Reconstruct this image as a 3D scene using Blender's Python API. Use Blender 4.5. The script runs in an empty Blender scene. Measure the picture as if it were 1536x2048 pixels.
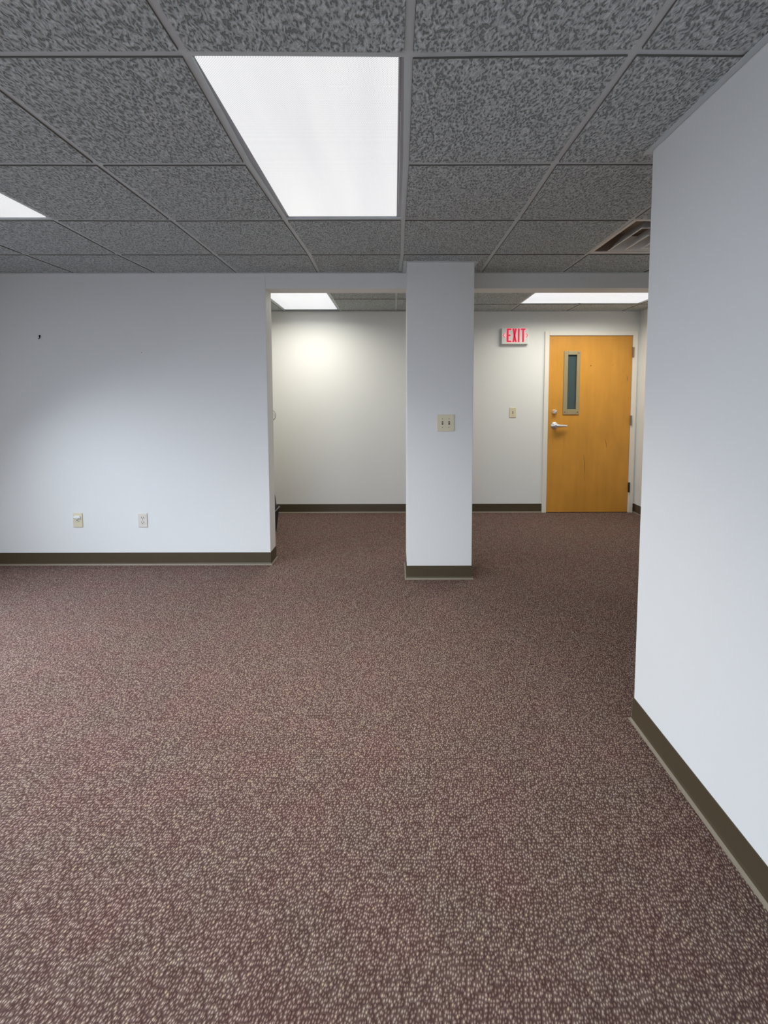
import bpy, bmesh, math, random
from mathutils import Matrix, Vector
random.seed(7)
scene = bpy.context.scene
col = scene.collection

# ------------------------------------------------------------------ camera
H = 1.332                      # eye height above the carpet
cd = bpy.data.cameras.new('camera'); cam = bpy.data.objects.new('camera', cd); col.objects.link(cam)
cd.sensor_fit = 'HORIZONTAL'; cd.sensor_width = 36.0
cd.lens = 36.0 * 951.38 / 1536.0
cd.shift_x = -(790.997 - 768) / 1536.0
cd.shift_y = (856.316 - 1024) / 1536.0
cd.clip_start = 0.02
R_ = Vector((0.999997, -0.002143, -0.001511)); F_ = Vector((0.002033, 0.997579, -0.069509)); U_ = Vector((0.001657, 0.069506, 0.99758))
cam.matrix_world = Matrix(((R_.x, U_.x, -F_.x, 0), (R_.y, U_.y, -F_.y, 0), (R_.z, U_.z, -F_.z, H), (0, 0, 0, 1)))
scene.camera = cam

# ------------------------------------------------------------------ world, colour, daylight
w = bpy.data.worlds.new('overcast_sky'); scene.world = w; w.use_nodes = True
w.node_tree.nodes['Background'].inputs[0].default_value = (0.75, 0.86, 1.0, 1)
w.node_tree.nodes['Background'].inputs[1].default_value = 1.0
vs = scene.view_settings
vs.view_transform = 'Standard'; vs.look = 'None'; vs.gamma = 1; vs.use_curve_mapping = False
vs.exposure = 0.0

def area(name, loc, rot, sx, sy, power, color, spread=180, parent=None):
    l = bpy.data.lights.new(name, 'AREA'); l.shape = 'RECTANGLE'; l.size = sx; l.size_y = sy
    l.energy = power; l.color = color; l.spread = math.radians(spread)
    o = bpy.data.objects.new(name, l); col.objects.link(o); o.location = loc; o.rotation_euler = rot
    if parent: o.parent = parent
    return o
DAY = (0.76, 0.855, 1.0)
# daylight entering through window_1 (left wall) and window_2 (wall behind the camera), plus an added fill lamp
area('daylight_left_window', (-3.20, 1.55, 1.45), (0, math.radians(-90 + 50), 0), 1.15, 2.9, 80, DAY, 119)
area('added_fill_right_wall', (-3.20, -1.0, 1.45), (0, math.radians(-90 + 14), 0), 1.15, 1.7, 22, DAY, 150)  # added fill: brightens the right wall's top and rakes the ceiling
area('daylight_rear_window', (-1.15, -2.52, 1.45), (math.radians(90 - 30), 0, 0), 2.6, 1.15, 38, DAY, 82)

# ------------------------------------------------------------------ helpers
def srgb(r, g, b):
    f = lambda c: (c / 255 / 12.92) if c / 255 <= 0.04045 else ((c / 255 + 0.055) / 1.055) ** 2.4
    return (f(r), f(g), f(b), 1)
def mat(name, color, rough=0.6, metal=0.0, emit=None, es=0.0, spec=None):
    m = bpy.data.materials.new(name); m.use_nodes = True
    b = m.node_tree.nodes['Principled BSDF']
    b.inputs['Base Color'].default_value = color if len(color) == 4 else (*color, 1)
    b.inputs['Roughness'].default_value = rough; b.inputs['Metallic'].default_value = metal
    if spec is not None: b.inputs['Specular IOR Level'].default_value = spec
    if emit: b.inputs['Emission Color'].default_value = (*emit[:3], 1); b.inputs['Emission Strength'].default_value = es
    return m
def N(m, t, **kw):
    n = m.node_tree.nodes.new(t)
    for k, v in kw.items():
        if k.startswith('i_'): n.inputs[int(k[2:]) if k[2:].isdigit() else k[2:].replace('_', ' ')].default_value = v
        else: setattr(n, k, v)
    return n
def L(m, a, b): m.node_tree.links.new(a, b)
def bsdf(m): return m.node_tree.nodes['Principled BSDF']
def ramp(m, stops):
    r = N(m, 'ShaderNodeValToRGB'); e = r.color_ramp.elements
    while len(e) < len(stops): e.new(0.5)
    for k, (p, c) in enumerate(stops): e[k].position = p; e[k].color = c if len(c) == 4 else (*c, 1)
    return r
def objco(m, scale=(1, 1, 1), loc=(0, 0, 0), rot=(0, 0, 0)):
    t = N(m, 'ShaderNodeTexCoord'); mp = N(m, 'ShaderNodeMapping')
    mp.inputs['Scale'].default_value = scale; mp.inputs['Location'].default_value = loc; mp.inputs['Rotation'].default_value = rot
    L(m, t.outputs['Object'], mp.inputs['Vector']); return mp.outputs['Vector']
def bump(m, h, strength, dist):
    b = N(m, 'ShaderNodeBump'); b.inputs['Strength'].default_value = strength; b.inputs['Distance'].default_value = dist
    L(m, h, b.inputs['Height']); L(m, b.outputs['Normal'], bsdf(m).inputs['Normal']); return b

class MB:
    def __init__(s): s.v = []; s.f = []; s.mi = []
    def box(s, x0, x1, y0, y1, z0, z1, mi=0, side=None):
        n = len(s.v)
        s.v += [(x, y, z) for z in (z0, z1) for y in (y0, y1) for x in (x0, x1)]
        fs = [(0, 2, 3, 1), (4, 5, 7, 6), (0, 1, 5, 4), (1, 3, 7, 5), (3, 2, 6, 7), (2, 0, 4, 6)]
        s.f += [tuple(n + i for i in f) for f in fs]
        s.mi += [mi, mi] + [mi if side is None else side] * 4; return s
    def prism(s, poly, z0, z1, mi=0, side=None, M=None):      # poly of (x, y), counter-clockwise
        n = len(s.v); k = len(poly)
        for z in (z0, z1):
            for x, y in poly:
                p = Vector((x, y, z)); s.v.append(tuple(M @ p if M else p))
        s.f += [tuple(n + i for i in reversed(range(k))), tuple(n + k + i for i in range(k))]; s.mi += [mi, mi]
        for i in range(k):
            j = (i + 1) % k; s.f.append((n + i, n + j, n + k + j, n + k + i)); s.mi.append(mi if side is None else side)
        return s
    def lathe(s, prof, seg=32, M=None, mi=0):                 # prof of (r, z); axis z, placed by M
        n = len(s.v); k = len(prof)
        for i in range(seg):
            a = 2 * math.pi * i / seg
            for r, z in prof:
                p = Vector((r * math.cos(a), r * math.sin(a), z)); s.v.append(tuple(M @ p if M else p))
        for i in range(seg):
            j = (i + 1) % seg
            for q in range(k - 1): s.f.append((n + i * k + q, n + j * k + q, n + j * k + q + 1, n + i * k + q + 1)); s.mi.append(mi)
        s.f.append(tuple(n + i * k for i in reversed(range(seg)))); s.f.append(tuple(n + i * k + k - 1 for i in range(seg))); s.mi += [mi, mi]
        return s
    def tube(s, pts, r, seg=10, closed=False, mi=0):
        pts = [Vector(p) for p in pts]; n = len(s.v); k = len(pts)
        for i, p in enumerate(pts):
            a = pts[(i - 1) % k] if (closed or i > 0) else p; b = pts[(i + 1) % k] if (closed or i < k - 1) else p
            t = (b - a).normalized(); up = Vector((0, 0, 1)) if abs(t.z) < 0.95 else Vector((0, 1, 0))
            u = t.cross(up).normalized(); v = t.cross(u)
            rr = r[i] if isinstance(r, (list, tuple)) else r
            for q in range(seg):
                an = 2 * math.pi * q / seg; s.v.append(tuple(p + u * rr * math.cos(an) + v * rr * math.sin(an)))
        for i in range(k if closed else k - 1):
            j = (i + 1) % k
            for q in range(seg): q2 = (q + 1) % seg; s.f.append((n + i * seg + q, n + i * seg + q2, n + j * seg + q2, n + j * seg + q)); s.mi.append(mi)
        if not closed: s.f += [tuple(n + q for q in range(seg)), tuple(n + (k - 1) * seg + q for q in reversed(range(seg)))]; s.mi += [mi, mi]
        return s
    def build(s, name, mats, parent=None, bevel=0, smooth=False, segs=2, origin=None):
        me = bpy.data.meshes.new(name)
        o0 = Vector(origin) if origin else Vector((0, 0, 0))
        me.from_pydata([tuple(Vector(v) - o0) for v in s.v], [], s.f)
        for m in (mats if isinstance(mats, (list, tuple)) else [mats]): me.materials.append(m)
        me.polygons.foreach_set('material_index', s.mi)
        bm = bmesh.new(); bm.from_mesh(me); bmesh.ops.recalc_face_normals(bm, faces=bm.faces); bm.to_mesh(me); bm.free()
        if smooth: me.polygons.foreach_set('use_smooth', [True] * len(me.polygons))
        me.update()
        o = bpy.data.objects.new(name, me); col.objects.link(o); o.location = o0
        if parent is not None: o.parent = parent; o.matrix_parent_inverse = Matrix.Translation(-parent.location)
        if bevel:
            b = o.modifiers.new('bevel', 'BEVEL'); b.width = bevel; b.segments = segs; b.limit_method = 'ANGLE'; b.angle_limit = math.radians(40)
        if smooth and bevel == 0 and len(me.polygons) > 8:
            es = o.modifiers.new('edge', 'EDGE_SPLIT'); es.split_angle = math.radians(40)
        return o
def tag(o, label, cat, group=None, kind=None):
    o['label'] = label; o['category'] = cat
    if group: o['group'] = group
    if kind: o['kind'] = kind
    return o
def empty(name, loc, label, cat, group=None, kind=None):
    o = bpy.data.objects.new(name, None); col.objects.link(o); o.location = loc; o.empty_display_size = 0.05
    return tag(o, label, cat, group, kind)
def TM(x, y, z, face='y'):     # local z axis -> world -y (a thing on a wall that faces the camera)
    return Matrix.Translation((x, y, z)) @ Matrix.Rotation(math.radians(90), 4, 'X')

# ------------------------------------------------------------------ materials
def wall_mat(name, c):
    m = mat(name, c, 0.62, spec=0.35)
    n = N(m, 'ShaderNodeTexNoise'); n.inputs['Scale'].default_value = 1.0; n.inputs['Detail'].default_value = 3
    L(m, objco(m, (140, 140, 420)), n.inputs['Vector'])
    bump(m, n.outputs['Fac'], 0.10, 0.0012)
    return m
M_wall = wall_mat('eggshell_wall_paint', (0.80, 0.80, 0.775))
M_white = mat('white_trim_paint', (0.80, 0.76, 0.69), 0.45)

# carpet: rows of slanted yarn loops, plum and beige strands
M_carpet = mat('loop_pile_carpet', (0.2, 0.13, 0.12), 0.95, spec=0.1)
def carpet(m):
    t = N(m, 'ShaderNodeTexCoord')
    wob = N(m, 'ShaderNodeTexNoise'); wob.inputs['Scale'].default_value = 14; wob.inputs['Detail'].default_value = 2
    L(m, t.outputs['Object'], wob.inputs['Vector'])
    add = N(m, 'ShaderNodeVectorMath', operation='MULTIPLY_ADD'); add.inputs[1].default_value = (0.010, 0.010, 0)
    L(m, wob.outputs['Color'], add.inputs[0]); L(m, t.outputs['Object'], add.inputs[2])
    sep = N(m, 'ShaderNodeSeparateXYZ'); L(m, add.outputs[0], sep.inputs[0])
    sh = N(m, 'ShaderNodeMath', operation='MULTIPLY_ADD'); sh.inputs[1].default_value = -0.24
    L(m, sep.outputs['Y'], sh.inputs[0]); L(m, sep.outputs['X'], sh.inputs[2])
    cmb = N(m, 'ShaderNodeCombineXYZ'); L(m, sh.outputs[0], cmb.inputs['X']); L(m, sep.outputs['Y'], cmb.inputs['Y'])
    mp = N(m, 'ShaderNodeMapping'); mp.inputs['Scale'].default_value = (1 / 0.0064, 1 / 0.0098, 1); L(m, cmb.outputs[0], mp.inputs[0])
    v = N(m, 'ShaderNodeTexVoronoi'); v.voronoi_dimensions = '2D'; v.feature = 'F1'; v.inputs['Scale'].default_value = 1; v.inputs['Randomness'].default_value = 0.75
    L(m, mp.outputs[0], v.inputs['Vector'])
    hgt = ramp(m, [(0.04, (1, 1, 1)), (0.50, (0, 0, 0))]); hgt.color_ramp.interpolation = 'EASE'
    L(m, v.outputs['Distance'], hgt.inputs[0])
    sc = N(m, 'ShaderNodeSeparateColor'); L(m, v.outputs['Color'], sc.inputs[0])
    yarn = ramp(m, [(0.0, (0.180, 0.114, 0.098)), (0.35, (0.225, 0.154, 0.132)), (0.65, (0.285, 0.208, 0.180)), (0.94, (0.36, 0.278, 0.238)), (1.0, (0.40, 0.31, 0.22))])
    L(m, sc.outputs[0], yarn.inputs[0])
    gap = ramp(m, [(0.0, (0.36, 0.30, 0.30)), (0.5, (0.78, 0.75, 0.74)), (1.0, (1.28, 1.28, 1.24))]); L(m, hgt.outputs[0], gap.inputs[0])  # shade between loops and highlights on their tops, put into the colour
    mul = N(m, 'ShaderNodeMix', data_type='RGBA', blend_type='MULTIPLY'); mul.inputs['Factor'].default_value = 1
    L(m, yarn.outputs[0], mul.inputs[6]); L(m, gap.outputs[0], mul.inputs[7])
    big = N(m, 'ShaderNodeTexNoise'); big.inputs['Scale'].default_value = 5; big.inputs['Detail'].default_value = 4
    L(m, t.outputs['Object'], big.inputs['Vector'])
    tint = ramp(m, [(0.35, (1.03, 0.97, 0.98)), (0.65, (0.97, 1.02, 1.0))]); L(m, big.outputs['Fac'], tint.inputs[0])
    mul2 = N(m, 'ShaderNodeMix', data_type='RGBA', blend_type='MULTIPLY'); mul2.inputs['Factor'].default_value = 1
    L(m, mul.outputs[2], mul2.inputs[6]); L(m, tint.outputs[0], mul2.inputs[7])
    L(m, mul2.outputs[2], bsdf(m).inputs['Base Color'])
    bump(m, hgt.outputs[0], 0.55, 0.004)
carpet(M_carpet)

# fissured mineral-fibre ceiling tile: worm-like ridges and pits
def tile_mat():
    m = mat('fissured_ceiling_tile', (0.58, 0.62, 0.60), 0.95, spec=0.1)
    co = objco(m, (1, 1, 1))
    n0 = N(m, 'ShaderNodeTexNoise'); n0.inputs['Scale'].default_value = 34; n0.inputs['Detail'].default_value = 2; L(m, co, n0.inputs['Vector'])
    add = N(m, 'ShaderNodeVectorMath', operation='MULTIPLY_ADD'); add.inputs[1].default_value = (0.022, 0.022, 0)
    L(m, n0.outputs['Color'], add.inputs[0]); L(m, co, add.inputs[2])
    mp = N(m, 'ShaderNodeMapping'); mp.inputs['Scale'].default_value = (1.0, 0.50, 1.0); L(m, add.outputs[0], mp.inputs[0])
    n1 = N(m, 'ShaderNodeTexNoise'); n1.inputs['Scale'].default_value = 135; n1.inputs['Detail'].default_value = 1.5; L(m, mp.outputs[0], n1.inputs['Vector'])
    pit = ramp(m, [(0.36, (0, 0, 0)), (0.45, (0.62, 0.62, 0.62)), (0.60, (0.88, 0.88, 0.88)), (0.72, (1, 1, 1))]); L(m, n1.outputs['Fac'], pit.inputs[0])
    n3 = N(m, 'ShaderNodeTexNoise'); n3.inputs['Scale'].default_value = 300; n3.inputs['Detail'].default_value = 1; L(m, mp.outputs[0], n3.inputs['Vector'])
    hh = N(m, 'ShaderNodeMath', operation='MULTIPLY_ADD'); hh.inputs[1].default_value = 0.25; L(m, n3.outputs['Fac'], hh.inputs[0]); L(m, pit.outputs[0], hh.inputs[2])
    c = ramp(m, [(0.0, (0.31, 0.335, 0.335)), (0.45, (0.50, 0.54, 0.54)), (0.80, (0.585, 0.63, 0.63)), (1.0, (0.74, 0.79, 0.79))])  # relief shading painted in: pits darkened, ridge tops lightened
    L(m, pit.outputs[0], c.inputs[0])
    L(m, c.outputs[0], bsdf(m).inputs['Base Color'])
    bump(m, hh.outputs[0], 1.0, 0.010)
    return m
M_tile = tile_mat()
M_tile_edge = mat('cut_tile_edge', (0.17, 0.16, 0.14), 0.95)
M_bar = mat('painted_steel_grid', (0.64, 0.70, 0.71), 0.5)
M_roof = mat('plenum_deck', (0.05, 0.05, 0.05), 0.9)
M_base = mat('brown_vinyl_cove_base', (0.072, 0.053, 0.028), 0.42, spec=0.5)
M_toe = mat('lit_cove_toe', (0.22, 0.18, 0.13), 0.5, spec=0.4)  # paler brown paints in the light caught by the upturned toe
M_frame = mat('fixture_frame_grey', (0.45, 0.46, 0.50), 0.4, 0.3)
M_beige = mat('almond_plastic_plate', (0.72, 0.65, 0.46), 0.4)
M_ivory = mat('ivory_plastic', (0.74, 0.70, 0.62), 0.4)
M_toggle = mat('toggle_dark', (0.10, 0.08, 0.05), 0.4)
M_slot = mat('socket_slot_black', (0.02, 0.02, 0.02), 0.6)
M_screw = mat('screw_head', (0.35, 0.31, 0.22), 0.35, 0.7)
M_chrome = mat('satin_chrome', (0.80, 0.80, 0.82), 0.30, 0.9)
M_hinge_b = mat('brown_painted_hinge', (0.30, 0.20, 0.15), 0.45, 0.4)
M_hinge_g = mat('grey_steel_hinge', (0.30, 0.29, 0.30), 0.4, 0.7)
M_hinge_d = mat('dark_bronze_hinge', (0.035, 0.02, 0.015), 0.45, 0.3)
M_vision = mat('bronze_tan_metal_frame', (0.40, 0.33, 0.19), 0.42, 0.35)
M_black = mat('black_plastic', (0.008, 0.008, 0.010), 0.6, spec=0.3)
M_duct = mat('dark_duct_metal', (0.36, 0.29, 0.23), 0.6, 0.1)
M_vent = mat('vent_white_enamel', (0.78, 0.78, 0.76), 0.4)

def diffuser_mat(tube_axis):
    m = mat('prismatic_diffuser', (0.5, 0.5, 0.5), 0.3)
    co = objco(m)
    s = N(m, 'ShaderNodeSeparateXYZ'); L(m, co, s.inputs[0])
    st = N(m, 'ShaderNodeTexNoise'); st.inputs['Scale'].default_value = 1; st.inputs['Detail'].default_value = 2
    L(m, objco(m, (9, 0.9, 1) if tube_axis == 'y' else (0.9, 9, 1), (3.3, 1.2, 0)), st.inputs['Vector'])
    r1 = ramp(m, [(0.3, (0.78, 0.78, 0.80)), (0.7, (0.86, 0.86, 0.86))]); L(m, st.outputs['Fac'], r1.inputs[0])
    v = N(m, 'ShaderNodeTexVoronoi'); v.voronoi_dimensions = '2D'; v.inputs['Scale'].default_value = 1; v.inputs['Randomness'].default_value = 0.0
    L(m, objco(m, (190, 190, 1), rot=(0, 0, math.radians(45))), v.inputs['Vector'])
    r2 = ramp(m, [(0.05, (0.50, 0.50, 0.53)), (0.45, (1.10, 1.10, 1.10))]); L(m, v.outputs['Distance'], r2.inputs[0])
    mul = N(m, 'ShaderNodeMix', data_type='RGBA', blend_type='MULTIPLY'); mul.inputs['Factor'].default_value = 1
    L(m, r1.outputs[0], mul.inputs[6]); L(m, r2.outputs[0], mul.inputs[7])
    b = bsdf(m); b.inputs['Base Color'].default_value = (0.1, 0.1, 0.1, 1)
    L(m, mul.outputs[2], b.inputs['Emission Color']); b.inputs['Emission Strength'].default_value = 1.0
    return m
M_diff_y = diffuser_mat('y'); M_diff_x = diffuser_mat('x')

def door_mat():
    m = mat('orange_birch_door', (0.62, 0.29, 0.05), 0.42, spec=0.4)
    n = N(m, 'ShaderNodeTexNoise'); n.inputs['Scale'].default_value = 1; n.inputs['Detail'].default_value = 5
    L(m, objco(m, (22, 22, 1.6)), n.inputs['Vector'])
    n2 = N(m, 'ShaderNodeTexNoise'); n2.inputs['Scale'].default_value = 1; n2.inputs['Detail'].default_value = 3
    L(m, objco(m, (5, 5, 3)), n2.inputs['Vector'])
    r = ramp(m, [(0.3, (0.62, 0.285, 0.040)), (0.7, (0.67, 0.315, 0.050))]); L(m, n.outputs['Fac'], r.inputs[0])
    r2 = ramp(m, [(0.3, (0.90, 0.90, 0.88)), (0.7, (1.05, 1.05, 1.05))]); L(m, n2.outputs['Fac'], r2.inputs[0])
    mul = N(m, 'ShaderNodeMix', data_type='RGBA', blend_type='MULTIPLY'); mul.inputs['Factor'].default_value = 1
    L(m, r.outputs[0], mul.inputs[6]); L(m, r2.outputs[0], mul.inputs[7])
    L(m, mul.outputs[2], bsdf(m).inputs['Base Color'])
    return m
M_door = door_mat()
M_scar = mat('door_scratch_stain', (0.22, 0.09, 0.012), 0.6)
M_scar2 = mat('door_faint_scratch', (0.40, 0.18, 0.03), 0.6)
M_hole = mat('drilled_hole_dark', (0.03, 0.012, 0.004), 0.9)

def wired_glass():
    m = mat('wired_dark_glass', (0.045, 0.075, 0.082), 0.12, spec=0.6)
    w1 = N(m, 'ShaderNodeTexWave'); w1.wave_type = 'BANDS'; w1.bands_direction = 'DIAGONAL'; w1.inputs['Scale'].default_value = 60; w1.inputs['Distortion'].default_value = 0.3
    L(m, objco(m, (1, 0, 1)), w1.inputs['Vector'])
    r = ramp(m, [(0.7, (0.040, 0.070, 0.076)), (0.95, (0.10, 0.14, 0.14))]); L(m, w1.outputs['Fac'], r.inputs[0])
    L(m, r.outputs[0], bsdf(m).inputs['Base Color'])
    return m
M_wired = wired_glass()

# ------------------------------------------------------------------ room shell
XL, XR = -3.25, 2.715           # left wall, far right wall (inner faces)
YB, YP, YP2, YF = -2.55, 3.666, 3.828, 5.319   # rear wall, partition front and back faces, far wall
XW, YW = 0.975, 1.858           # near right wall: face and its corner
XJ, ZH = -0.976, 2.136          # left jamb of the opening, underside of the header
ZC = 2.255; ZT = 2.34
def S(o, label, cat): return tag(o, label, cat, kind='structure')

S(MB().box(XL - .1, XR + .1, YB - .1, YF + .1, -0.06, 0).build('floor', M_carpet), 'plum brown loop pile carpet covering the floor of both rooms', 'floor')
b = MB()
b.box(XL - .12, XL, YB - .1, -1.9, 0, ZT); b.box(XL - .12, XL, 3.05, YF, 0, ZT)
b.box(XL - .12, XL, -1.9, 3.05, 0, 0.85); b.box(XL - .12, XL, -1.9, 3.05, 2.07, ZT)
S(b.build('wall_left', M_wall), 'white side wall with the wide window, left of the camera', 'wall')
b = MB()
b.box(XL, -2.5, YB - .12, YB, 0, ZT); b.box(0.2, XW, YB - .12, YB, 0, ZT)
b.box(-2.5, 0.2, YB - .12, YB, 0, 0.85); b.box(-2.5, 0.2, YB - .12, YB, 2.07, ZT)
S(b.build('wall_behind', M_wall), 'white wall with a window behind the camera', 'wall')
b = MB(); b.box(XL, XJ, YP, YP2, 0, ZT); b.box(XJ, XR, YP, YP2, ZH, ZT)
S(b.build('wall_front', M_wall, bevel=0.003), 'pale partition wall with two outlets and the header over the wide opening', 'wall')
S(MB().box(0.0884, 0.5562, 3.3632, YP + 0.02, 0, ZT).build('wall_pillar', M_wall, bevel=0.003), 'pale square pillar with the double light switch', 'pillar')
b = MB(); b.prism([(XW, YB - .12), (XW + .12, YB - .12), (XW + .12, YW - .12), (XR + .02, YW - .12), (XR + .02, YW), (XW, YW)], 0, ZT)
S(b.build('wall_right', M_wall, bevel=0.003), 'bare pale wall close on the right ending in a corner', 'wall')
S(MB().box(XR, XR + .12, YW, YF + .12, 0, ZT).build('wall_far_right', M_wall), 'narrow pale wall strip right of the wooden door', 'wall')
# far wall has an opening behind the door
DX0, DX1, DZ = 1.717, 2.635, 1.980
b = MB(); b.box(XL, DX0 - .03, YF, YF + .14, 0, ZT); b.box(DX1 + .03, XR, YF, YF + .14, 0, ZT); b.box(DX0 - .03, DX1 + .03, YF, YF + .14, DZ + .03, ZT)
S(b.build('wall_far', M_wall), 'warm lit wall of the room beyond the opening, with exit sign and door', 'wall')
b = MB(); b.box(-2.55, -2.43, YP2, YF, 0, ZT)
S(b.build('wall_far_left', M_wall), 'end wall of the room beyond, hidden behind the partition', 'wall')

# windows (outside the frame of the photo)
M_glass = mat('clear_window_glass', (0.9, 0.95, 1.0), 0.0); bsdf(M_glass).inputs['Transmission Weight'].default_value = 1.0
def window(name, label, axis, u0, u1, p, z0, z1, s):
    root = empty(name, (p, (u0 + u1) / 2, z0) if axis == 'x' else ((u0 + u1) / 2, p, z0), label, 'window', kind='structure')
    fr = MB(); gl = MB()
    def bx(m, a0, a1, d0, d1, c0, c1):
        if axis == 'x': m.box(d0, d1, a0, a1, c0, c1)
        else: m.box(a0, a1, d0, d1, c0, c1)
    d0, d1 = p - s * .09, p - s * .05
    d0, d1 = min(d0, d1), max(d0, d1)
    for k in range(4):
        a = u0 + (u1 - u0 - .04) * k / 3; bx(fr, a, a + .04, d0, d1, z0, z1)
    bx(fr, u0, u1, d0, d1, z0, z0 + .04); bx(fr, u0, u1, d0, d1, z1 - .04, z1)
    bx(gl, u0 + .02, u1 - .02, (d0 + d1) / 2 - .003, (d0 + d1) / 2 + .003, z0 + .02, z1 - .02)
    fr.build('window_frame', M_white, root); gl.build('pane', M_glass, root)
window('window_1', 'wide window in the left wall, outside the picture', 'x', -1.9, 3.05, XL, 0.85, 2.07, 1)  # opening lengthened toward the rear to hold the added fill lamp
window('window_2', 'window in the wall behind the camera', 'y', -2.5, 0.2, YB, 0.85, 2.07, 1)

# ------------------------------------------------------------------ ceiling tiles and grid
T = 0.61; GX, GY = 0.0409, 1.3544
off = {(-1,0):(0.005,-0.001),(0,0):(-0.001,0.004),(1,0):(-0.002,-0.007),(-2,1):(-0.002,0.004),(-1,1):(-0.016,0.003),(0,1):(0.007,0.003),(1,1):(-0.010,0.0),
 (-3,2):(0.002,-0.001),(-2,2):(0.010,0.005),(-1,2):(-0.006,0.002),(0,2):(0.005,-0.002),(1,2):(-0.002,-0.002),(2,2):(-0.009,0.0),
 (-4,3):(-0.010,0.0),(-3,3):(-0.016,0.002),(-2,3):(0.006,0.004),(-1,3):(0.012,0.005),(0,3):(0.010,0.005),(1,3):(-0.005,-0.001),(2,3):(0.005,0.001)}
def node(c, r):
    o = off.get((c, r), (0, 0)); return Vector((GX + c * T + o[0], GY + r * T + o[1], 0))
tiles = MB(); bars = MB()
def tile_quad(p, inset=0.0135):
    x0, x1 = p[0], p[1]
def add_tile(c00, c10, c11, c01, xr=(XL, XR), yr=(YB, YP)):
    ins = 0.0128; g = 0.002
    P = [(c00.x + ins, c00.y + ins), (c10.x - ins, c10.y + ins), (c11.x - ins, c11.y - ins), (c01.x + ins, c01.y - ins)]
    P = [(min(max(x, xr[0] + g), xr[1] - g), min(max(y, yr[0] + g), yr[1] - g)) for x, y in P]
    if P[1][0] - P[0][0] < .03 or P[3][1] - P[0][1] < .03: return
    tiles.prism(P, 2.2500, 2.275, 0, 1)
def add_bar(a, b, wd=0.012, lim=None):
    d = (b - a).normalized(); n = Vector((-d.y, d.x, 0)) * wd
    P = [a - n, b - n, b + n, a + n]
    bars.prism([(p.x, p.y) for p in P], 2.2555, 2.262)
FIX = {(-1, 0), (-1, 1), (-4, 0), (-4, 1), (2, 2)}   # cells taken by two light fixtures and the air vent
CS = range(-6, 5); RS = range(-7, 4)
for c in CS:
    for r in RS:
        if (c, r) in FIX: continue
        add_tile(node(c, r), node(c + 1, r), node(c + 1, r + 1), node(c, r + 1))
for c in range(-5, 5):
    for r in range(-6, 4):
        p = node(c, r)
        if XL + .02 < p.x < XR - .02 and YB + .02 < p.y < YP - .02: bars.box(p.x - .013, p.x + .013, p.y - .013, p.y + .013, 2.2554, 2.262)
def clampv(p): return Vector((min(max(p.x, XL), XR), min(max(p.y, YB), YP), 0))
for c in range(-6, 6):
    for r in range(-7, 4):
        a, b_ = node(c, r), node(c, r + 1)
        if XL < a.x < XR: 
            a, b_ = clampv(a), clampv(b_)
            if (b_ - a).length > .02: add_bar(a, b_)
for r in range(-6, 4):
    for c in range(-6, 5):
        if (c, r) in ((-1, 1), (-4, 1)): continue
        a, b_ = clampv(node(c, r)), clampv(node(c + 1, r))
        if (b_ - a).length > .02 and YB < a.y < YP: add_bar(a, b_)
# back room: two runs of grid that meet behind the pillar
def cells(xs, ys, skip=()):
    for i in range(len(xs) - 1):
        for j in range(len(ys) - 1):
            if (i, j) in skip: continue
            V = lambda x, y: Vector((x, y, 0))
            add_tile(V(xs[i], ys[j]), V(xs[i + 1], ys[j]), V(xs[i + 1], ys[j + 1]), V(xs[i], ys[j + 1]), (-2.43, XR), (YP2, YF))
    for i, x in enumerate(xs[1:]):
        for j in range(len(ys) - 1):
            if x >= XR or ((i, j) in skip and (i + 1, j) in skip): continue
            q0, q1 = max(ys[j], YP2), min(ys[j + 1] , YF)
            if q1 - q0 > .02: add_bar(Vector((x, q0 - (.012 if q0 > YP2 else 0), 0)), Vector((x, q1 + (.012 if q1 < YF else 0), 0)))
    for j, y in enumerate(ys):
        if YP2 < y < YF:
            for i in range(len(xs) - 1):
                if (i, j) in skip and (i, j - 1) in skip: continue
                add_bar(Vector((max(xs[i], -2.43), y, 0)), Vector((min(xs[i + 1], XR), y, 0)))
bx_ = [-2.423, -1.813, -1.203, -.593, .017, .66]
cells(bx_, [3.415, 4.025, 4.635, 5.245, 5.40], {(2, 1), (2, 2)})
cells([.66, 1.27, 1.88, 2.49, 3.1], [3.695, 4.305, 4.915, 5.525], {(1, 1), (2, 1)})
# deck above the tiles
tiles.box(XL - .1, XR + .1, YB - .1, YF + .1, 2.50, 2.56, 2)
tiles.box(XL - .12, XL - .02, YB - .1, YF + .1, 2.34, 2.50, 2); tiles.box(XR + .02, XR + .12, YB - .1, YF + .1, 2.34, 2.50, 2)
tiles.box(XL, XR, YB - .12, YB - .02, 2.34, 2.50, 2); tiles.box(XL, XR, YF + .02, YF + .12, 2.34, 2.50, 2)
ceil = S(tiles.build('ceiling', [M_tile, M_tile_edge, M_roof]), 'grey fissured drop ceiling tiles over both rooms', 'ceiling')
bars.build('ceiling_grid', M_bar, ceil)
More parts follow.
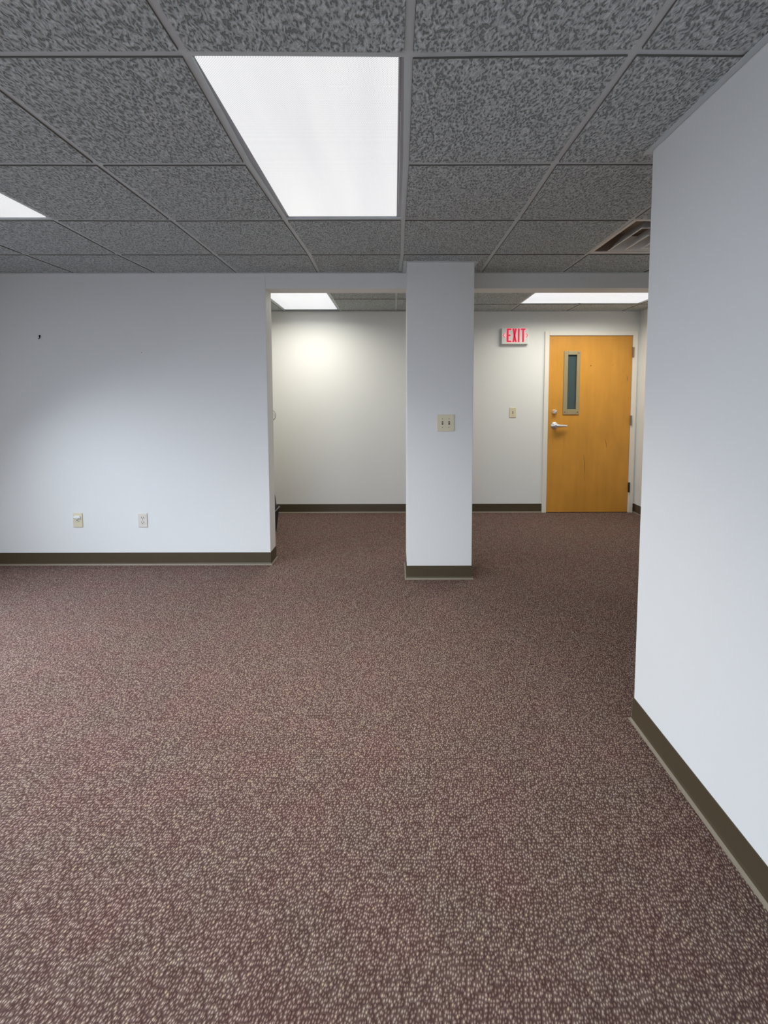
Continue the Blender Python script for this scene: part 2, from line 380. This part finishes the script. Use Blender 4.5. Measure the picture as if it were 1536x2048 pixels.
# wall angles where the ceiling meets walls
wa = MB(); a0, a1 = 2.2472, 2.2496
wa.box(XW - .024, XW - .002, YB, YW + .024, a0, a1)
wa.box(XW - .002, XR, YW + .002, YW + .024, a0, a1)
wa.box(XL, -0.0, YP - .022, YP - .002, a0, a1); wa.box(.60, XR, YP - .022, YP - .002, a0, a1); wa.box(0, .0884 - .024, YP - .022, YP - .002, a0, a1)
wa.box(.0884 - .024, .0884 - .002, 3.3632 - .024, YP - .002, a0, a1); wa.box(.5562 + .002, .5562 + .024, 3.3632 - .024, YP - .002, a0, a1)
wa.box(.0884 - .002, .5562 + .002, 3.3632 - .024, 3.3632 - .002, a0, a1)
wa.box(-2.43, XR, YF - .022, YF - .002, a0, a1); wa.box(XR - .022, XR - .002, YP2, YF, a0, a1)
wa.box(XL + .002, XL + .024, YB, YP, a0, a1)
S(wa.build('trim_1', M_bar), 'thin metal wall angle edging the drop ceiling', 'ceiling trim')

# ------------------------------------------------------------------ vinyl cove baseboards
def cove(name, paths, label, hgt=0.1):
    """paths: polylines with the wall on their left; profile = board plus a flared toe"""
    prof = [(0.0, hgt), (0.003, hgt), (0.0035, 0.020), (0.006, 0.011), (0.013, 0.0045), (0.0145, 0.001), (0.0, 0.001)]
    m = MB()
    for pts in paths:
        pts = [Vector((x, y, 0)) for x, y in pts]; k = len(prof); n0 = len(m.v)
        for i, p in enumerate(pts):
            d1 = (pts[i] - pts[i - 1]).normalized() if i > 0 else (pts[1] - pts[0]).normalized()
            d2 = (pts[i + 1] - pts[i]).normalized() if i < len(pts) - 1 else d1
            n1 = Vector((d1.y, -d1.x, 0)); n2 = Vector((d2.y, -d2.x, 0)); nn = (n1 + n2) / (1 + n1.dot(n2))
            for q, z in prof: m.v.append((p.x + nn.x * q, p.y + nn.y * q, z))
        for i in range(len(pts) - 1):
            for q in range(k):
                q2 = (q + 1) % k; m.f.append((n0 + i * k + q, n0 + i * k + q2, n0 + (i + 1) * k + q2, n0 + (i + 1) * k + q)); m.mi.append(1 if q in (3, 4) else 0)
        m.f += [tuple(n0 + q for q in range(k)), tuple(n0 + (len(pts) - 1) * k + q for q in range(k))]; m.mi += [0, 0]
    return S(m.build(name, [M_base, M_toe]), label, 'baseboard')
cove('baseboard_left', [[(XL, YB), (XL, YP), (XJ, YP), (XJ, YP2), (-2.43, YP2)]], 'brown vinyl baseboard along the side wall and the partition wall, turning round the jamb')
cove('baseboard_pillar', [[(.0884, YP + .02), (.0884, 3.3632), (.5562, 3.3632), (.5562, YP + .02), (.0884, YP + .02)]], 'brown vinyl baseboard round the foot of the pillar')
cove('baseboard_back', [[(-2.43, YF), (DX0 - .053, YF)], [(DX1 + .058, YF), (XR, YF), (XR, YW)]], 'dark brown vinyl baseboard along the far wall')
cove('baseboard_right', [[(XR, YW), (XW, YW), (XW, YB)]], 'brown vinyl baseboard along the near right wall')

# ------------------------------------------------------------------ door
door = empty('door_1', (DX0, YF, 0), 'orange wooden door with a narrow window, closed, in a cream frame', 'door', kind='structure')
VX0, VX1, VZ0, VZ1 = 1.922, 2.028, 1.166, 1.777
leaf = MB(); y0, y1 = YF - .004, YF + .04
leaf.box(DX0, VX0, y0, y1, .006, DZ); leaf.box(VX1, DX1, y0, y1, .006, DZ); leaf.box(VX0, VX1, y0, y1, .006, VZ0); leaf.box(VX0, VX1, y0, y1, VZ1, DZ)
lf = leaf.build('door_leaf', M_door, door)
sc = MB(); sf = MB(); hl = MB()
def scar(m, x0, z0, x1, z1, wd):
    m.prism([(x0, z0), (x0 + wd * .3, z0), ((x0 + x1) / 2 + wd, (z0 + z1) / 2), (x1 + wd * .3, z1), (x1, z1), ((x0 + x1) / 2, (z0 + z1) / 2)], 0, .0006, M=TM(0, y0, 0))
for u in ((2.128, .665, 2.145, .43, .006), (2.365, .84, 2.383, .73, .005), (2.585, 1.55, 2.592, 1.48, .005)): scar(sc, *u)
for u in ((1.902, .87, 1.905, .74, .003), (1.772, .87, 1.776, .76, .003), (2.502, .82, 2.505, .76, .003), (1.847, 1.70, 1.850, 1.63, .003), (2.135, .43, 2.15, .36, .004)): scar(sf, *u)
sc.build('scratch', M_scar, lf); sf.build('scratch', M_scar2, lf)
hl.lathe([(0.0055, 0), (0.0055, .0006)], 16, TM(2.183, y0, 1.654)); hl.lathe([(0.003, 0), (0.003, .0006)], 12, TM(2.425, y0, 1.662))
hl.build('drilled_hole', M_hole, lf)
fr = MB()
FX0, FX1, FZ = DX0 - .053, DX1 + .056, 2.031
for (p, q) in (((FX0, DX0 - .004), (0, FZ)), ((DX1 + .004, FX1), (0, FZ)), ((DX0 - .004, DX1 + .004), (DZ + .004, FZ))):
    fr.box(p[0], p[1], YF - .020, YF + .02, q[0], q[1])
fr.box(DX0 - .03, DX0 - .003, YF + .02, YF + .14, 0, DZ + .03); fr.box(DX1 + .003, DX1 + .03, YF + .02, YF + .14, 0, DZ + .03); fr.box(DX0 - .003, DX1 + .003, YF + .02, YF + .14, DZ + .003, DZ + .03)
fr.build('door_frame', M_white, door, bevel=0.003)
# corridor darkness behind the glass: a closed back panel
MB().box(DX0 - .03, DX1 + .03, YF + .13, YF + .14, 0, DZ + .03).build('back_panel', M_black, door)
for z, mm in ((1.80, M_hinge_b), (1.045, M_hinge_g), (.29, M_hinge_d)):
    h = MB(); M = Matrix.Translation((DX1 + .006, YF - .026, z - .056))
    h.lathe([(.006, 0), (.0085, .002), (.0085, .036)], 16, M); h.lathe([(.0085, .038), (.0085, .074)], 16, M); h.lathe([(.0085, .076), (.0085, .11), (.006, .112)], 16, M)
    h.box(DX1 - .004, DX1 + .016, YF - .022, YF - .019, z - .056, z + .056)
    h.build('hinge', mm, door, smooth=True)
# narrow window
vp = MB(); vx0, vx1, vz0, vz1 = 1.881, 2.060, 1.1115, 1.816
for (a, b2, c, d) in ((vx0, VX0 + .004, vz0, vz1), (VX1 - .004, vx1, vz0, vz1), (VX0 + .004, VX1 - .004, vz0, VZ0 + .004), (VX0 + .004, VX1 - .004, VZ1 - .004, vz1)):
    vp.box(a, b2, y0 - .010, y0, c, d)
vf = vp.build('window_frame', M_vision, door, bevel=0.003)
MB().box(VX0, VX1, y0 + .014, y0 + .020, VZ0, VZ1).build('glass_pane', M_wired, vf)
for x in (vx0 + .020, vx1 - .018):
    for z in (vz0 + .028, vz1 - .024):
        MB().lathe([(.005, 0), (.005, .0015), (.003, .0025)], 12, TM(x, y0 - .010, z)).build('screw', M_slot if (x > 2 or z < 1.2) else M_screw, vf)
# deadbolt and lever
dbp = MB().lathe([(.030, 0), (.030, .004), (.026, .010), (.021, .022), (.019, .026)], 28, TM(1.787, y0, 1.141)).build('deadbolt', M_chrome, door, smooth=True)
tt = MB().prism([(-.008, -.022), (.006, -.016), (.012, .014), (.004, .022), (-.005, .006)], .026, .040, M=TM(1.787, y0, 1.141) @ Matrix.Rotation(math.radians(-35), 4, 'Z')).build('thumb_turn', M_chrome, dbp, bevel=.003)
rs = MB().lathe([(.040, 0), (.040, .005), (.033, .012), (.018, .016), (.017, .045), (.019, .050), (.019, .062), (.015, .066)], 32, TM(1.792, y0, .988)).build('rose', M_chrome, door, smooth=True)
MB().lathe([(.006, 0), (.006, .002)], 12, TM(1.790, y0 - .066, .985)).build('keyhole', M_slot, rs)
lv = MB(); pts = []; rr = []
for k in range(9):
    t = k / 8; pts.append((1.792 + .122 * t, y0 - .056 + .012 * t * t, .990 - .004 * t)); rr.append(.0185 - .0060 * t)
lv.tube(pts, rr, 14); lv.build('lever', M_chrome, door, smooth=True)

# ------------------------------------------------------------------ exit sign
sx0, sz0 = 1.178, 1.888; SW, SH = .296, .175; SY = YF - .048
M_signbody = mat('white_sign_housing', (0.72, 0.74, 0.70), 0.45)
M_pink = mat('letter_edge_glow', (0.8, 0.45, 0.45), 0.5, emit=(1.0, 0.35, 0.40), es=0.6)
M_red = mat('lit_red_letter', (0.2, 0.004, 0.01), 0.5, emit=(0.62, 0.0, 0.05), es=0.8)
M_red2 = mat('dim_red_chevron', (0.35, 0.01, 0.03), 0.5, emit=(0.5, 0.01, 0.05), es=0.7)
ex = empty('exit_sign', (sx0 + SW / 2, YF, sz0), 'white exit sign with glowing red letters on the far wall left of the door', 'exit sign')
hs = MB().box(sx0, sx0 + SW, SY, YF, sz0, sz0 + SH).build('housing', M_signbody, ex, bevel=.004)
SM = TM(sx0, SY, sz0)
def glyph(name, polys, m, z1=.0022, parent=ex):
    g = MB()
    for p in polys: g.prism(p, 0, z1, M=SM)
    return g.build(name, m, parent)
lb, lt = .021, .169
def R(x0, x1, z0, z1): return [(x0, z0), (x1, z0), (x1, z1), (x0, z1)]
E_ = [R(.052, .074, lb, lt), R(.074, .104, lb, lb + .017), R(.074, .104, lt - .017, lt), R(.074, .096, .0865, .1035)]
X_ = [[(.114, lb), (.134, lb), (.164, lt), (.144, lt)], [(.144, lb), (.164, lb), (.134, lt), (.114, lt)]]
I_ = [R(.175, .195, lb, lt)]
T_ = [R(.2225, .2435, lb, lt), R(.208, .2225, lt - .017, lt), R(.2435, .258, lt - .017, lt)]
def grow(polys, d):
    out = []
    for p in polys:
        cx = sum(q[0] for q in p) / len(p); cz = sum(q[1] for q in p) / len(p)
        out.append([(x + (d if x > cx else -d), min(max(z + (d if z > cz else -d), .004), SH - .002)) for x, z in p])
    return out
for nm, g, d in (('letter_glow', E_, .003), ('letter_glow', X_, .003), ('letter_glow', I_, .003), ('letter_glow', T_, .003)): glyph(nm, grow(g, d), M_pink, .0010)
for g in (E_, X_, I_, T_): glyph('letter', g, M_red)
cz = .093; hc = .023
glyph('letter_glow', [[(.006, cz), (.034, cz - .030), (.040, cz - .024), (.040, cz + .024), (.034, cz + .030)]], M_pink, .0008)
glyph('letter_glow', [[(.291, cz), (.262, cz + .030), (.256, cz + .024), (.256, cz - .024), (.262, cz - .030)]], M_pink, .0008)
glyph('arrow', [[(.011, cz), (.029, cz - hc), (.036, cz - hc), (.019, cz)], [(.011, cz), (.019, cz), (.036, cz + hc), (.029, cz + hc)]], M_red2)
glyph('arrow', [[(.287, cz), (.279, cz), (.261, cz - hc), (.268, cz - hc)], [(.287, cz), (.268, cz + hc), (.261, cz + hc), (.279, cz)]], M_red2)

# ------------------------------------------------------------------ wall plates
def plate(name, x0, x1, z0, z1, y, m, label, cat, t=.006, group=None):
    root = empty(name, ((x0 + x1) / 2, y, z0), label, cat, group)
    MB().box(x0, x1, y - t, y, z0, z1).build('wall_plate', m, root, bevel=.0025)
    return root
def screw(root, x, y, z, m=M_screw): MB().lathe([(.0032, 0), (.0032, .0008), (.0015, .0014)], 12, TM(x, y, z)).build('screw', m, root)
def toggle(root, x, y, z):
    MB().box(x - .0055, x + .0055, y - .0015, y + .001, z - .012, z + .012).build('toggle_slot', M_toggle, root)
    p = MB(); p.prism([(-.004, -.002), (.004, -.002), (.003, .014), (-.003, .014)], 0, .006, M=Matrix.Translation((x, y, z)) @ Matrix.Rotation(math.radians(62), 4, 'X') @ Matrix.Translation((0, 0, -.003)))
    p.build('toggle', M_ivory, root, bevel=.001)
r = plate('light_switch', .301, .4235, 1.075, 1.194, 3.3632, M_beige, 'almond double light switch on the pillar', 'light switch')
for x in (.339, .386):
    toggle(r, x, 3.3632 - .006, 1.134); screw(r, x, 3.3632 - .006, 1.165); screw(r, x, 3.3632 - .006, 1.104)
r = plate('light_switch', 1.285, 1.359, 1.079, 1.191, YF, M_beige, 'almond single light switch left of the door', 'light switch')
toggle(r, 1.322, YF - .006, 1.135); screw(r, 1.322, YF - .006, 1.164); screw(r, 1.322, YF - .006, 1.106)
# cable outlet with a torn white cap
r = plate('cable_outlet', -2.512, -2.438, .305, .417, YP, M_beige, 'tan cable outlet plate with a white bracket, low on the partition wall, leftmost', 'wall outlet')
c = MB(); cx0 = -2.477
c.prism([(-.027, .000), (-.020, .006), (-.008, .001), (.008, .001), (.020, .006), (.027, .000), (.026, .016), (.016, .024), (-.016, .024), (-.026, .016)], 0, .010, M=TM(cx0, YP - .006, .373))
c.build('bracket', mat('bright_white_plastic', (.85, .85, .83), .4), r, bevel=.002)
MB().lathe([(.013, 0), (.013, .002), (.009, .004)], 24, TM(cx0, YP - .006, .360)).build('jack_ring', M_ivory, r, smooth=True)
MB().lathe([(.0045, 0), (.0045, .0006)], 14, TM(cx0, YP - .0100, .362)).build('jack', M_slot, r)
# duplex outlet
r = plate('power_outlet', -2.004, -1.934, .304, .4155, YP, M_ivory, 'ivory duplex power outlet on the partition wall, right of the cable outlet', 'wall outlet')
xc = -1.969
for zc in (.379, .341):
    f = MB(); pp = []
    for k in range(20):
        a = 2 * math.pi * k / 20; pp.append((.0165 * math.cos(a), max(-.0125, min(.0125, .0165 * math.sin(a)))))
    f.prism(pp, 0, .002, M=TM(xc, YP - .006, zc)); so = f.build('socket', M_ivory, r)
    s = MB(); s.box(xc - .0090, xc - .0058, YP - .0086, YP - .0078, zc - .001, zc + .009); s.box(xc + .0058, xc + .0090, YP - .0086, YP - .0078, zc - .001, zc + .008)
    s.lathe([(.0034, 0), (.0034, .0006)], 10, TM(xc, YP - .008, zc - .0075)); s.build('slot', M_slot, so)
screw(r, xc, YP - .006, .360)

# ------------------------------------------------------------------ small marks on the partition wall
hk = MB(); P0 = Vector((-2.6975, YP, 1.775))
hk.box(P0.x - .006, P0.x + .004, YP - .004, YP, P0.z - .002, P0.z + .016)
hk.tube([(P0.x - .001, YP - .003, P0.z + .010), (P0.x + .004, YP - .008, P0.z), (P0.x + .005, YP - .012, P0.z - .010), (P0.x, YP - .014, P0.z - .015), (P0.x - .005, YP - .012, P0.z - .010)], .0022, 8)
tag(hk.build('wall_hook', M_black, smooth=True, origin=tuple(P0)), 'tiny black picture hook high on the left partition wall', 'hook')
tag(MB().lathe([(.003, 0), (.003, .0008)], 12, TM(-1.93, YP, 1.659)).build('wall_anchor', mat('grey_anchor', (.25, .24, .24), .7), origin=(-1.93, YP, 1.659)), 'tiny grey nail hole plug high on the partition wall', 'nail')

# wire loop showing past the jamb in the back room
cx, cz2, rr_ = -1.392, 1.112, .066
pts = [(cx + rr_ * math.cos(a), YF - .012 - .006 * math.sin(a * 2), cz2 + rr_ * .95 * math.sin(a)) for a in [2 * math.pi * k / 40 for k in range(40)]]
lo = MB().tube(pts, .0028, 8, closed=True)
lo.tube([(cx - rr_, YF - .012, cz2), (cx - rr_ - .01, YF - .010, cz2 + .06), (cx - rr_ - .01, YF - .002, cz2 + .12)], .0028, 8)
tag(lo.build('cable_loop', mat('grey_cable', (.30, .29, .30), .5), smooth=True, origin=(cx, YF, cz2)), 'loop of thin grey cable on the far wall beside the jamb', 'cable')

# ------------------------------------------------------------------ waste bin behind the jamb
bin_ = empty('waste_bin', (-1.29, 4.53, 0), 'black rectangular waste bin half hidden behind the partition jamb', 'waste bin')
def ring(x0, x1, y0, y1, z, r=.025, n=5):
    out = []
    for cx_, cy_, a0_ in ((x1 - r, y1 - r, 0), (x0 + r, y1 - r, 90), (x0 + r, y0 + r, 180), (x1 - r, y0 + r, 270)):
        for k in range(n): a = math.radians(a0_ + 90 * k / (n - 1)); out.append((cx_ + r * math.cos(a), cy_ + r * math.sin(a), z))
    return out
def skin(m, rings, cap0=True):
    n = len(m.v); k = len(rings[0])
    for rg in rings: m.v += rg
    for i in range(len(rings) - 1):
        for q in range(k): m.f.append((n + i * k + q, n + i * k + (q + 1) % k, n + (i + 1) * k + (q + 1) % k, n + (i + 1) * k + q)); m.mi.append(0)
    if cap0: m.f.append(tuple(n + q for q in range(k))); m.mi.append(0)
m = MB(); bx0, bx1, by0, by1, bz = -1.42, -1.141, 4.31, 4.678, .232
skin(m, [ring(bx0 + .03, bx1 - .03, by0 + .03, by1 - .02, .002), ring(bx0 + .003, bx1 - .003, by0 + .003, by1 - .003, bz - .012), ring(bx0 + .006, bx1 - .006, by0 + .006, by1 - .006, bz - .012), ring(bx0 + .049, bx1 - .049, by0 + .049, by1 - .039, .006)])
m.f.append(tuple(len(m.v) - 20 + q for q in range(20))); m.mi.append(0)
m.build('bin_body', M_black, bin_, smooth=True)
m = MB(); skin(m, [ring(bx0, bx1, by0, by1, bz - .014), ring(bx0 - .004, bx1 + .004, by0 - .004, by1 + .004, bz - .004), ring(bx0, bx1, by0, by1, bz), ring(bx0 + .008, bx1 - .008, by0 + .008, by1 - .008, bz), ring(bx0 + .008, bx1 - .008, by0 + .008, by1 - .008, bz - .014)], False)
m.build('rim', mat('dark_grey_rim', (.10, .10, .095), .25), bin_)  # rim a paler grey than the black body
# navy bag standing in the bin
m = MB(); seg = 28; bc = Vector((-1.268, 4.53, 0)); rings = []
for i in range(13):
    t = i / 12; z = .234 + .24 * t; w0 = .124 * math.sqrt(max(.01, 1 - t ** 2.6))
    rings.append([(bc.x + w0 * (1 + .012 * math.sin(5 * a + i)) * math.cos(a), bc.y + w0 * 1.1 * (1 + .03 * math.cos(4 * a)) * math.sin(a), z) for a in [2 * math.pi * q / seg for q in range(seg)]])
skin(m, rings); m.f.append(tuple(len(m.v) - seg + q for q in range(seg))); m.mi.append(0)
tag(m.build('trash_bag', mat('navy_film', (.010, .012, .045), .4), smooth=True, origin=tuple(bc)), 'dark navy bag bulging up out of the black waste bin', 'bag')

# ------------------------------------------------------------------ ceiling lights
def luminaire(x0, x1, y0, y1, lens, mdiff, label, power, latch=True, spread=160, inset=.1, group='recessed fluorescent ceiling lights'):
    root = empty('ceiling_light', ((x0 + x1) / 2, (y0 + y1) / 2, ZC), label, 'ceiling light', group)
    h = MB(); t = .003
    X0, X1, Y0, Y1 = x0 + .004, x1 - .004, y0 + .004, y1 - .004; zt = 2.36
    h.box(X0, X0 + t, Y0, Y1, 2.266, zt); h.box(X1 - t, X1, Y0, Y1, 2.266, zt); h.box(X0, X1, Y0, Y0 + t, 2.266, zt); h.box(X0, X1, Y1 - t, Y1, 2.266, zt); h.box(X0, X1, Y0, Y1, zt, zt + t)
    h.build('housing', M_vent, root)
    lx0, lx1, ly0, ly1 = lens
    f = MB(); fx0, fx1, fy0, fy1 = x0 - .008, x1 + .008, y0 - .008, y1 + .008; z0, z1 = 2.2622, 2.266
    f.box(fx0, lx0, fy0, fy1, z0, z1); f.box(lx1, fx1, fy0, fy1, z0, z1); f.box(lx0, lx1, fy0, ly0, z0, z1); f.box(lx0, lx1, ly1, fy1, z0, z1)
    fr_ = f.build('lens_frame', M_frame, root, bevel=.001)
    MB().box(lx0 - .001, lx1 + .001, ly0 - .001, ly1 + .001, 2.2585, 2.2618).build('diffuser', mdiff, root)
    if latch:
        g = MB(); g.box(lx1 + .0060, lx1 + .0085, ly0 + .004, ly1 - .15, 2.2600, 2.2622); g.build('gap_line', M_hinge_g, root)
        g = MB(); g.box(lx1 + .0085, lx1 + .0105, ly0 + .25, ly1 - .15, 2.2590, 2.2622); g.build('latch', M_chrome, root)
    o = area('tube_light', ((lx0 + lx1) / 2, (ly0 + ly1) / 2, 2.2545), (0, 0, 0), lx1 - lx0 - .1, ly1 - ly0 - inset, power, (1.0, 0.975, 0.87), spread)
    o.parent = root; o.matrix_parent_inverse = Matrix.Translation(-root.location)
    return root
c0 = node(-1, 0); 
luminaire(-.569, .041, 1.354, 2.574, (-.546, .0115, 1.377, 2.5425), M_diff_y, 'large rectangular ceiling light nearest the camera, at top centre', 12, spread=104)
luminaire(-2.399, -1.789, 1.354, 2.574, (-2.372, -1.816, 1.377, 2.5525), M_diff_y, 'ceiling light cut off by the left edge of the picture', 7, False, 110)
luminaire(-1.203, -.593, 4.025, 5.245, (-1.182, -.620, 4.05, 5.218), M_diff_y, 'ceiling light in the back room beside the partition jamb', 15, False, 164, .85)
luminaire(1.27, 2.49, 4.305, 4.915, (1.291, 2.468, 4.33, 4.893), M_diff_x, 'ceiling light in the back room above the wooden door, set crosswise', 17, False)

# ------------------------------------------------------------------ air vent
vx, vy = GX + 2 * T, GY + 2 * T
vent = empty('air_vent', (vx + T / 2, vy + T / 2, ZC), 'square stepped metal air vent in the ceiling by the right wall corner', 'air vent')
vcx, vcy = vx + T / 2, vy + T / 2
f = MB(); a, b2 = T / 2 - .011, T / 2 - .030
for (p0, p1, q0, q1) in ((-a, a, -a, -b2), (-a, a, b2, a), (-a, -b2, -b2, b2), (b2, a, -b2, b2)): f.box(vcx + p0, vcx + p1, vcy + q0, vcy + q1, 2.2545, 2.262)
f.build('vent_frame', M_vent, vent, bevel=.001)
f = MB(); t = .003
for (p0, p1, q0, q1) in ((-b2, b2, -b2 - t, -b2), (-b2, b2, b2, b2 + t), (-b2 - t, -b2, -b2, b2), (b2, b2 + t, -b2, b2)): f.box(vcx + p0, vcx + p1, vcy + q0, vcy + q1, 2.262, 2.37)
f.box(vcx - b2, vcx + b2, vcy - b2, vcy + b2, 2.37, 2.373)
f.build('duct_box', M_duct, vent)
def cone(r0, z0, r1, z1, lip=.009, th=.0015):
    m = MB(); sq = lambda r, z: [(vcx - r, vcy - r, z), (vcx + r, vcy - r, z), (vcx + r, vcy + r, z), (vcx - r, vcy + r, z)]
    rg = [sq(r0, z0), sq(r0, z0 + th), sq(r0 - lip, z0 + th), sq(r1, z1), sq(r1 - th, z1), sq(r0 - lip, z0), sq(r0, z0)]
    skin(m, rg, False); return m.build('vent_cone', M_vent, vent)
cone(.215, 2.240, .150, 2.315); cone(.140, 2.226, .085, 2.295); cone(.072, 2.214, .03, 2.262)
